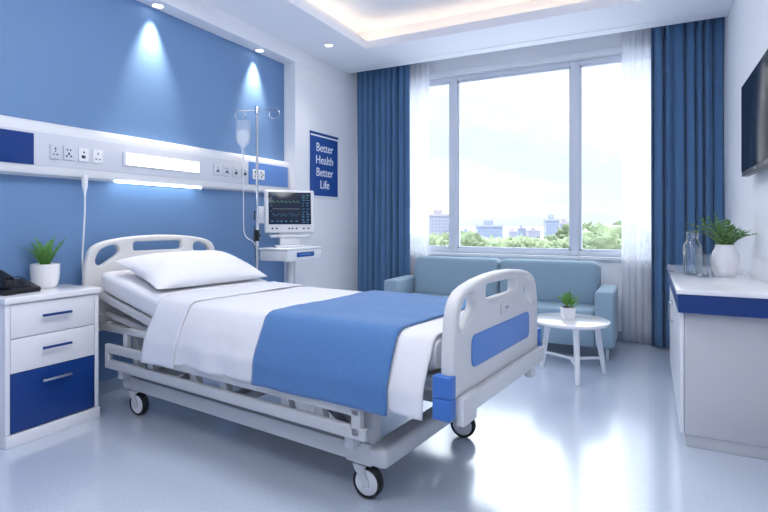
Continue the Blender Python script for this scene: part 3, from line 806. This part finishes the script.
# ------------------------------------------------------------------ monitor trolley and monitor
t = thing('monitor_trolley', 'white wheeled trolley carrying the patient monitor beside the drip stand', 'trolley', (-3.12, 4.115, 0))
MB().box(-.165, .165, -.275, .275, .885, .985, .008, 3).build('drawer_box', M['white_plastic'], t)
MB().box(-.172, .172, -.282, .282, .985, 1.005, .006, 3).build('tray', M['white_plastic'], t)
pl = MB().box(.165, .171, -.14, .14, .918, .962, .003).build('label_plate', M['navy_dark'], t); pl['label'] = 'blue label plate'
MB().box(.171, .173, -.10, .08, .936, .946).build('label_text', M['mid_blue'], pl)
MB().tube([(0, -.02, .07), (0, -.02, .885)], .032, 16).build('column', M['white_plastic'], t)
tb = MB()
for k in range(4):
    a = R(45 + 90 * k); e = Vector((math.cos(a), math.sin(a), 0)); tb.tube([Vector((0, -.02, .1)), e * .2 + Vector((0, -.02, .075))], [.03, .018], 10)
tb.build('base', M['white_plastic'], t)
for k in range(4):
    a = R(45 + 90 * k); e = Vector((math.cos(a), math.sin(a), 0)) * .2
    MB().lathe([(0, -.012), (.026, -.012), (.03, 0), (.026, .012), (0, .012)], (e.x, e.y - .02, .031), 18, 'y').build('castor', M['black_soft'], t)
t = thing('patient_monitor', 'white patient monitor with dark trace screen on the trolley', 'monitor', (-3.135, 4.10, 1.005), R(46))
MB().box(-.14, .14, -.11, .11, .0, .022, .008, 3).box(-.10, .10, -.07, .07, .02, .10, .012, 3).box(-.19, .19, -.09, .09, .098, .124, .008, 3).box(-.10, .10, -.03, .05, .12, .155, .005).build('stand', M['white_plastic'], t)
tl = Matrix.Translation((0, 0, .158)) @ Matrix.Rotation(R(-6), 4, 'X')
mc = MB().box(-.24, .24, -.06, .02, -.025, .395, .018, 4, tl).box(-.19, .19, .015, .085, .04, .36, .02, 3, tl)
mc.build('casing', M['white_plastic'], t)
s_ = MB().box(-.205, .205, -.064, -.0595, .058, .37, .004, 2, tl).build('screen', M['screen'], t)
def wave(z, fn, m, x0=-.17, x1=.095):
    pts = [tl @ Vector((x0 + (x1 - x0) * k / 90, -.066, z + fn(k / 90))) for k in range(91)]
    MB().tube(pts, .0014, 5).build('waveform', M[m], s_)
wave(.275, lambda x: .018 * math.exp(-((x * 7 % 1 - .4) / .06) ** 2) + .005 * math.sin(x * 44), 'trace_green')
wave(.208, lambda x: .002 * math.sin(x * 60), 'trace_white')
wave(.150, lambda x: .013 * math.sin(x * 34 + math.sin(x * 17)) , 'trace_blue')
rd = MB(); rng = random.Random(5)
for z in (.335, .315, .29, .262, .235, .205, .175, .15, .125, .095, .075):
    for x0 in (.118, .160):
        w = rng.uniform(.014, .03); rd.box(x0, x0 + w, -.0665, -.065, z, z + rng.uniform(.006, .012), 0, 1, tl)
for x0, w in ((-.185, .03), (-.145, .025)): rd.box(x0, x0 + w, -.0665, -.065, .335, .343, 0, 1, tl)
for x0, w in ((-.185, .028), (-.13, .018), (-.095, .022), (-.05, .02), (0, .02), (.05, .02)): rd.box(x0, x0 + w, -.0665, -.065, .082, .094, 0, 1, tl)
for z in (.31, .235, .18): rd.box(-.185, -.172, -.0665, -.065, z, z + .008, 0, 1, tl)
rd.build('readout', M['trace_blue'], s_)
for k, x in enumerate((-.17, -.13, -.01, .02, .06, .13, .175)):
    MB().lathe([(0, 0), (.008, 0), (.009, .003), (0, .003)], (x, -.0605, .018), 12, 'y', tl).build('button', M['key'], t)
MB().box(-.30, -.235, -.03, .05, .07, .235, .008, 3, tl).build('sensor_module', M['outlet'], t)
MB().tube([tl @ Vector((-.33, -.0, .11)), tl @ Vector((-.33, 0, .19))], .006, 8).tube([tl @ Vector((-.30, 0, .17)), tl @ Vector((-.33, 0, .19))], .006, 8).build('module_plug', M['black'], t)
wp = Vector((-3.30, 3.80, 1.20))
pts = [(0, 0, 0.02), (.03, -.05, -.02), (.035, -.06, -.12), (.05, -.06, -.22), (.045, -.05, -.32), (.06, -.045, -.45), (.05, -.04, -.62), (.04, -.04, -.85)]
t = MB().tube(cr(pts), .0055, 7).build('sensor_cable', M['black_soft']); t.location = wp
tag(t, 'black sensor cable hanging down beside the monitor trolley', 'cable')

# ------------------------------------------------------------------ sofa
SX0, SX1, SY0, SY1 = -2.615, -.285, 5.09, 5.765
t = thing('sofa', 'two-seat grey-blue fabric sofa under the window', 'sofa', ((SX0 + SX1) / 2, SY0, 0))
w = (SX1 - SX0) / 2; dp = SY1 - SY0
MB().box(-w + .17, w - .17, .02, dp - .03, .10, .27, .012, 3).build('base', M['sofa'], t)
for s in (-1, 1):
    a, b2 = sorted((s * w, s * (w - .165))); MB().box(a, b2, 0, dp - .02, .10, .615, .028, 4).build('armrest', M['sofa'], t)
    a, b2 = sorted((s * .004, s * (w - .17)))
    MB().box(a, b2, .015, dp - .20, .272, .435, .03, 4).build('seat_cushion', M['sofa'], t)
    def bc(i, j, s=s, top=1):
        return None
    mb = MB(); q = bmesh.new(); bmesh.ops.create_cube(q, size=1)
    for v in q.verts: v.co = Vector(((a + b2) / 2 + v.co.x * (b2 - a), dp - .15 + v.co.y * .19, .63 + v.co.z * .445))
    bmesh.ops.bevel(q, geom=list(q.edges), offset=.06, segments=5, profile=.5, affect='EDGES')
    for v in q.verts:
        v.co.y += (v.co.z - .64) * .08
    mb.add(q); mb.build('back_cushion', M['sofa'], t, angle=50)
MB().box(-w + .16, w - .16, dp - .055, dp, .12, .80, .02, 3).build('back_frame', M['sofa'], t)
for sx in (-1, 1):
    for y in (.05, dp - .07):
        MB().tube([(sx * (w - .06), y, .0), (sx * (w - .06), y, .105)], [.013, .017], 12).build('leg', M['sofa_leg'], t)

# ------------------------------------------------------------------ coffee table
t = thing('coffee_table', 'round white three-legged coffee table in front of the sofa', 'table', (-.578, 4.48, 0))
MB().lathe([(0, .425), (.285, .425), (.298, .432), (.303, .442), (.300, .453), (.294, .456), (0, .456)], n=56).build('tabletop', M['gloss_top'], t)
angs = [R(-72), R(30), R(152)]
for a in angs:
    e = Vector((math.cos(a), math.sin(a), 0))
    MB().tube([e * .285 + Vector((0, 0, 0)), e * .262 + Vector((0, 0, .14)), e * .215 + Vector((0, 0, .426))], [.018, .021, .025], 12).build('leg', M['white_plastic'], t)
for a in angs:
    e = Vector((math.cos(a), math.sin(a), 0))
    MB().tube([Vector((0, 0, .135)), e * .262 + Vector((0, 0, .135))], .011, 10).build('stretcher', M['white_plastic'], t)
t = thing('potted_plant', 'tuft of green foliage in a square white pot on the round table', 'potted plant', (-.60, 4.475, .456), R(27))
t.scale = (.88, .88, .9)
mb = MB(); b = bmesh.new(); bmesh.ops.create_cube(b, size=1)
for v in b.verts:
    k = .5 if v.co.z > 0 else .42; v.co = Vector((v.co.x * 2 * k * .116, v.co.y * 2 * k * .116, (v.co.z + .5) * .108))
bmesh.ops.bevel(b, geom=list(b.edges), offset=.008, segments=3, profile=.5, affect='EDGES'); mb.add(b); mb.build('pot', M['pot'], t)
MB().box(-.05, .05, -.05, .05, .107, .1095).build('soil', M['soil'], t)
fo = MB(); rng = random.Random(11)
for k in range(70):
    az = rng.uniform(0, 6.283); inc = rng.uniform(.05, 1.35); L = rng.uniform(.075, .15) * (1 - .15 * inc)
    b0 = Vector((rng.uniform(-.03, .03), rng.uniform(-.03, .03), .105)); d_ = Vector((math.cos(az) * math.sin(inc), math.sin(az) * math.sin(inc), math.cos(inc)))
    for q in range(3, 9):
        p = b0 + d_ * L * q / 8
        leaf(fo, p, d_ + Vector((rng.uniform(-.9, .9), rng.uniform(-.9, .9), rng.uniform(-.3, .6))), Vector((-d_.x, -d_.y, 1.2)), .026, .0055)
fo.build('foliage', M['grass'], t, angle=60)

# ------------------------------------------------------------------ right cabinet
CX0, CX1, CY0, CY1 = .150, .612, 3.335, 5.08
t = thing('side_cabinet', 'long white cabinet with navy band along the right wall', 'cabinet', ((CX0 + CX1) / 2, CY0, 0))
o = Vector(((CX0 + CX1) / 2, CY0, 0))
def cbx(x0, x1, y0, y1, z0, z1, bev=.003): return MB().box(x0 - o.x, x1 - o.x, y0 - o.y, y1 - o.y, z0, z1, bev)
cbx(CX0 + .02, CX1, CY0, CY1, .07, .752).build('body', M['laminate_grey'], t)
cbx(CX0 + .03, CX1, CY0 + .01, CY1, 0, .07).build('plinth', M['laminate_grey'], t)
bd = cbx(.138, CX1, CY0 - .055, CY1 + .02, .752, .855).build('band', M['navy'], t); bd['label'] = 'navy blue band'
cbx(.128, CX1 + .01, CY0 - .07, CY1 + .03, .855, .882, .004).build('top', M['gloss_top'], t)
spl = (CY0 + .001, 3.98, 4.40, 4.82, CY1)
for k, (a, b2) in enumerate(zip(spl, spl[1:])):
    dr = cbx(CX0, CX0 + .018, a + .002, b2 - .002, .075, .748, .002).build('door', M['laminate'], t)
    if k in (1, 2):
        yy = b2 - .05 if k == 1 else a + .05
        x_ = CX0 - .022 - o.x; y_ = yy - o.y
        MB().tube([(x_ + .022, y_, .655), (x_, y_, .655), (x_, y_, .525), (x_ + .022, y_, .525)], .007, 8).build('handle', M['chrome'], dr)
# bottle, tumbler, vase
ZV = .882
t = thing('water_bottle', 'clear glass bottle half full of water on the side cabinet', 'bottle', (.262, 4.20, ZV))
pr = [(0, 0), (.050, 0), (.056, .006), (.057, .02), (.057, .18), (.054, .205), (.043, .232), (.036, .245), (.035, .256), (.038, .260), (.038, .297), (.035, .300)]
inn = [(r - .004, max(z, .008)) for r, z in pr[1:-1]]
MB().lathe(pr + [(.031, .299)] + inn[::-1] + [(0, .008)], n=40).build('bottle_glass', M['glass'], t)
MB().lathe([(0, .009), (.044, .009), (.0515, .014), (.0515, .19), (.0515, .198), (0, .198)], n=36).build('water', M['water'], t)
t = thing('drinking_glass', 'empty clear tumbler in front of the vase on the side cabinet', 'glass', (.322, 4.075, ZV))
MB().lathe([(0, 0), (.040, 0), (.043, .004), (.048, .148), (.046, .150), (.044, .148), (.040, .022), (0, .020)], n=40).build('glass_body', M['glass'], t)
t = thing('vase', 'matt white round vase holding leafy green sprigs by the right wall', 'vase', (.450, 4.17, ZV))
pr = [(0, 0), (.058, 0), (.064, .004), (.083, .045), (.091, .09), (.090, .125), (.080, .165), (.064, .192), (.060, .205), (.062, .215), (.058, .216), (.055, .205), (.058, .19), (.075, .155), (.08, .12), (.075, .06), (0, .05)]
MB().lathe([(r * .91, z) for r, z in pr], n=44).build('vase_body', M['vase'], t)
fo = MB(); sm = MB(); rng = random.Random(21)
for k in range(26):
    az = k * 2.399; inc = .06 + .80 * ((k + .5) / 26) ** .75
    L = rng.uniform(.20, .285)
    e = Vector((math.cos(az), math.sin(az), 0)); reach = 1.0
    if e.x > .3: L *= .72
    pts = []
    for q in range(10):
        s_ = q / 9; a_ = inc * (.35 + .9 * s_)
        pts.append(Vector((e.x * .02, e.y * .02, .17)) + (e * math.sin(a_) + Vector((0, 0, math.cos(a_)))) * L * s_)
    sm.tube(pts, .0018, 5)
    for q in range(2, 10):
        d_ = (pts[q] - pts[q - 1]).normalized(); lat = d_.cross(Vector((rng.uniform(-.4, .4), rng.uniform(-.4, .4), 1))).normalized()
        for sg in (-1, 1):
            leaf(fo, pts[q], lat * sg + d_ * .7 + Vector((0, 0, rng.uniform(-.2, .5))), lat.cross(d_) + Vector((0, 0, .3)), rng.uniform(.022, .030), .0105)
    leaf(fo, pts[-1], pts[-1] - pts[-2], Vector((0, 0, 1)), .022, .006)
fo.build('foliage', M['sprig'], t, angle=60); sm.build('stems', M['stem'], t)

# ------------------------------------------------------------------ television
t = thing('television', 'black flat television mounted on the right wall', 'television', (XR, 3.70, 1.86))
MB().box(-.078, -.035, -.535, .535, -.305, .305, .006, 2).build('casing', M['black'], t)
MB().box(-.0815, -.0775, -.525, .525, -.275, .297, .001).build('screen', M['tv'], t)
MB().box(-.036, -.001, -.2, .2, -.15, .15, .004).build('wall_bracket', M['black'], t)
MB().box(-.0815, -.078, .0, .05, -.294, -.286).build('badge', M['steel'], t)

# ------------------------------------------------------------------ outside
gr = MB().grid(lambda i, j: Vector((-900 + 1500 * i, 9 + 1100 * j, -9.0 + 0.3 * noise.noise(Vector((i * 30, j * 30, 0))))), 40, 40).build('ground', M['bounce_ground']); struct(gr)
F = 520.0; AX = math.atan((650 - 384) / F); s_a, c_a = math.sin(AX), math.cos(AX)
def out(px, dist):                      # a point outside at a bearing and distance from the room
    r = (px - 384) / F * dist
    return (c_a * r - s_a * dist, s_a * r + c_a * dist)
GZ = -9.0
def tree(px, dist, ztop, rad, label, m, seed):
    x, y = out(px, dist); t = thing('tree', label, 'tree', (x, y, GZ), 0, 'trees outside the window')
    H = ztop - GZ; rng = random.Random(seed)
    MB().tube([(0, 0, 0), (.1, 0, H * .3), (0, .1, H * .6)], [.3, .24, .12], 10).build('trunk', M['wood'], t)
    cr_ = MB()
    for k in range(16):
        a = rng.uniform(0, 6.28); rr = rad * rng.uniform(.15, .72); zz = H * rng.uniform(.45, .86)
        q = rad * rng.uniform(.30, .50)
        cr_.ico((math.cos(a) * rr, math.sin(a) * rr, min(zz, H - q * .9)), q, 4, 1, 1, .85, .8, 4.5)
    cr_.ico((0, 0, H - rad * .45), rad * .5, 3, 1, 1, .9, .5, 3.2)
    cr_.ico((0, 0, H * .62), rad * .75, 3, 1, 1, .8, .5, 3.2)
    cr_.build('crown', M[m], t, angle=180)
def zt(py, dist): return 1.25 - (py - 222) / F * dist
specs = [ # px, dist, py of the top, radius, material, place
 (431, 70, 236, 3.53, 'crown_pale', 'leafy tree low in the left pane beside the sheer curtain'),
 (445, 92, 234, 4.35, 'crown', 'leafy tree in the left pane below the pale tower block'),
 (468, 50, 232, 2.94, 'crown', 'dense dark tree at the left edge of the wide middle pane'),
 (484, 74, 238, 3.3, 'crown_pale', 'low tree in front of the glassy block in the middle pane'),
 (499, 60, 239, 2.76, 'crown_pale', 'low pale tree right of the glassy block in the middle pane'),
 (514, 88, 238, 4.18, 'crown_pale', 'pale tree in the centre of the middle pane'),
 (528, 100, 239, 4.47, 'crown', 'low tree right of centre in the middle pane'),
 (541, 68, 239, 2.83, 'crown_pale', 'small pale tree before the tall tower in the middle pane'),
 (556, 82, 235, 3.9, 'crown', 'round tree under the tall tower in the middle pane'),
 (568, 57, 238, 2.45, 'crown_pale', 'pale tree against the right mullion in the middle pane'),
 (584, 50, 231, 2.6, 'crown_pale', 'tree at the left edge of the right pane'),
 (597, 60, 225, 3.76, 'crown', 'tall bushy tree in the middle of the right pane'),
 (612, 46, 226, 3.02, 'crown_pale', 'tall tree in the right pane next to the sheer curtain'),
 (628, 54, 222, 3.79, 'crown', 'tall tree seen through the right sheer curtain'),
 (606, 40, 236, 2.02, 'crown', 'low bush-like tree at the foot of the right pane'),
 (415, 84, 236, 4.11, 'crown', 'tree seen through the left sheer curtain'),
]
for k, (px, ds, py, rd_, m, lab) in enumerate(specs): tree(px, ds, zt(py, ds), rd_, lab, m, 40 + k)
def tower(px0, px1, dist, py, label, m, cols, rows, depth=.6, step=False):
    x0, y0_ = out(px0, dist); x1, y1_ = out(px1, dist)
    w_ = math.hypot(x1 - x0, y1_ - y0_); H = zt(py, dist) - GZ
    t = thing('office_tower', label, 'building', ((x0 + x1) / 2, (y0_ + y1_) / 2, GZ), AX, 'buildings on the skyline')
    D_ = w_ * depth
    wb = MB().box(-w_ / 2, w_ / 2, 0, D_, 0, H, 0)
    wb.build('wall', M[m], t, smooth=False)
    MB().box(-w_ / 2 - .2, w_ / 2 + .2, -.2, D_ + .2, H, H + .7).box(-w_ * .2, w_ * .15, D_ * .3, D_ * .7, H, H + 2.2).build('roof', M[m], t, smooth=False)
    zlow = max(0, zt(246, dist) - GZ); cw = w_ / cols; rh = (H - zlow) / rows; first = None
    for i in range(cols):
        for j in range(rows):
            if first is None:
                first = MB().box(-cw * .33, cw * .33, -.12, .02, 0, rh * .5).build('window', M['tower_glass'], t, smooth=False); q = first
            else: q = first.copy(); COL.objects.link(q)
            q.location = (-w_ / 2 + cw * (i + .5), 0, zlow + rh * (j + .3))
tower(428, 450, 190, 216, 'pale tower block in the left pane above the trees', 'tower_warm', 7, 9)
tower(478, 503, 170, 227, 'wide glassy block left in the middle pane', 'tower', 9, 6)
tower(546, 559, 180, 221, 'tall slim tower right in the middle pane', 'tower', 5, 9)
tower(560, 570, 210, 224, 'pale tower just left of the right mullion', 'tower_warm', 4, 8)
tower(509, 517, 300, 232, 'far low block left of the skyline centre', 'tower_warm', 3, 4)
tower(518, 526, 320, 229, 'far taller block in the skyline centre', 'tower', 3, 5)
tower(528, 541, 310, 231, 'far broad block right of the skyline centre', 'tower_warm', 5, 4)
tower(461, 472, 330, 232, 'far block peeping above the dark left tree', 'tower', 4, 4)

# ------------------------------------------------------------------ sky, sun, camera
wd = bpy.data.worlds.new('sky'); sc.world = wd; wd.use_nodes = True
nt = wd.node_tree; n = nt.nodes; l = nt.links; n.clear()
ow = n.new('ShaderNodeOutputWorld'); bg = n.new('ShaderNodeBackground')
tc = n.new('ShaderNodeTexCoord'); mp = n.new('ShaderNodeMapping'); mp.inputs['Scale'].default_value = (1, 1, 2.8)
ns = n.new('ShaderNodeTexNoise'); ns.inputs['Scale'].default_value = 3.2; ns.inputs['Detail'].default_value = 8; ns.inputs['Roughness'].default_value = .55
cr_ = n.new('ShaderNodeValToRGB'); e = cr_.color_ramp.elements
e[0].position = .42; e[0].color = (.80, .89, 1.0, 1); e[1].position = .62; e[1].color = (1, 1, 1, 1)
l.new(tc.outputs['Generated'], mp.inputs[0]); l.new(mp.outputs[0], ns.inputs['Vector']); l.new(ns.outputs['Fac'], cr_.inputs[0])
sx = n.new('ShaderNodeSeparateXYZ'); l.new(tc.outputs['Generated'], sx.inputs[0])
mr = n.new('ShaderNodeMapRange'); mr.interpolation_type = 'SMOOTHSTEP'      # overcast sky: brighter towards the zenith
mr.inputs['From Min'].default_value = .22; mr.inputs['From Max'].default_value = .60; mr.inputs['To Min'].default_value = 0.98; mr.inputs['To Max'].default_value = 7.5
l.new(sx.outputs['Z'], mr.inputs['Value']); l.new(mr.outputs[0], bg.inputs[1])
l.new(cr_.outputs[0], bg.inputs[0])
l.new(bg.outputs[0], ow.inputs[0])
S = bpy.data.lights.new('sun', 'SUN'); S.energy = 0.7; S.angle = R(2); S.color = (1, .97, .92)
so = bpy.data.objects.new('sun', S); COL.objects.link(so); so.rotation_euler = Vector((-.25, .75, -.8)).to_track_quat('-Z', 'Y').to_euler()
P = bpy.data.lights.new('window_portal', 'AREA'); P.shape = 'RECTANGLE'; P.size = WX1 - WX0; P.size_y = WZ1 - WZ0; P.cycles.is_portal = True
pp = bpy.data.objects.new('window_portal', P); COL.objects.link(pp); pp.location = ((WX0 + WX1) / 2, YB + .16, (WZ0 + WZ1) / 2); pp.rotation_euler = (R(-90), 0, 0)

cam = bpy.data.cameras.new('camera'); co = bpy.data.objects.new('camera', cam); COL.objects.link(co)
co.location = (0, 0, 1.25); co.rotation_euler = (R(90), 0, AX)
cam.sensor_width = 36; cam.lens = F / 768 * 36; cam.shift_y = -34 / 768; cam.clip_end = 3000; cam.clip_start = .05
sc.camera = co
vs = sc.view_settings; vs.view_transform = 'Standard'; vs.look = 'None'; vs.exposure = 0.28; vs.gamma = 1; vs.use_curve_mapping = False
cy = sc.cycles
cy.max_bounces = 8; cy.diffuse_bounces = 5; cy.glossy_bounces = 4; cy.transmission_bounces = 8; cy.transparent_max_bounces = 16
cy.use_denoising = True; cy.sample_clamp_indirect = 6; cy.caustics_reflective = False; cy.caustics_refractive = False
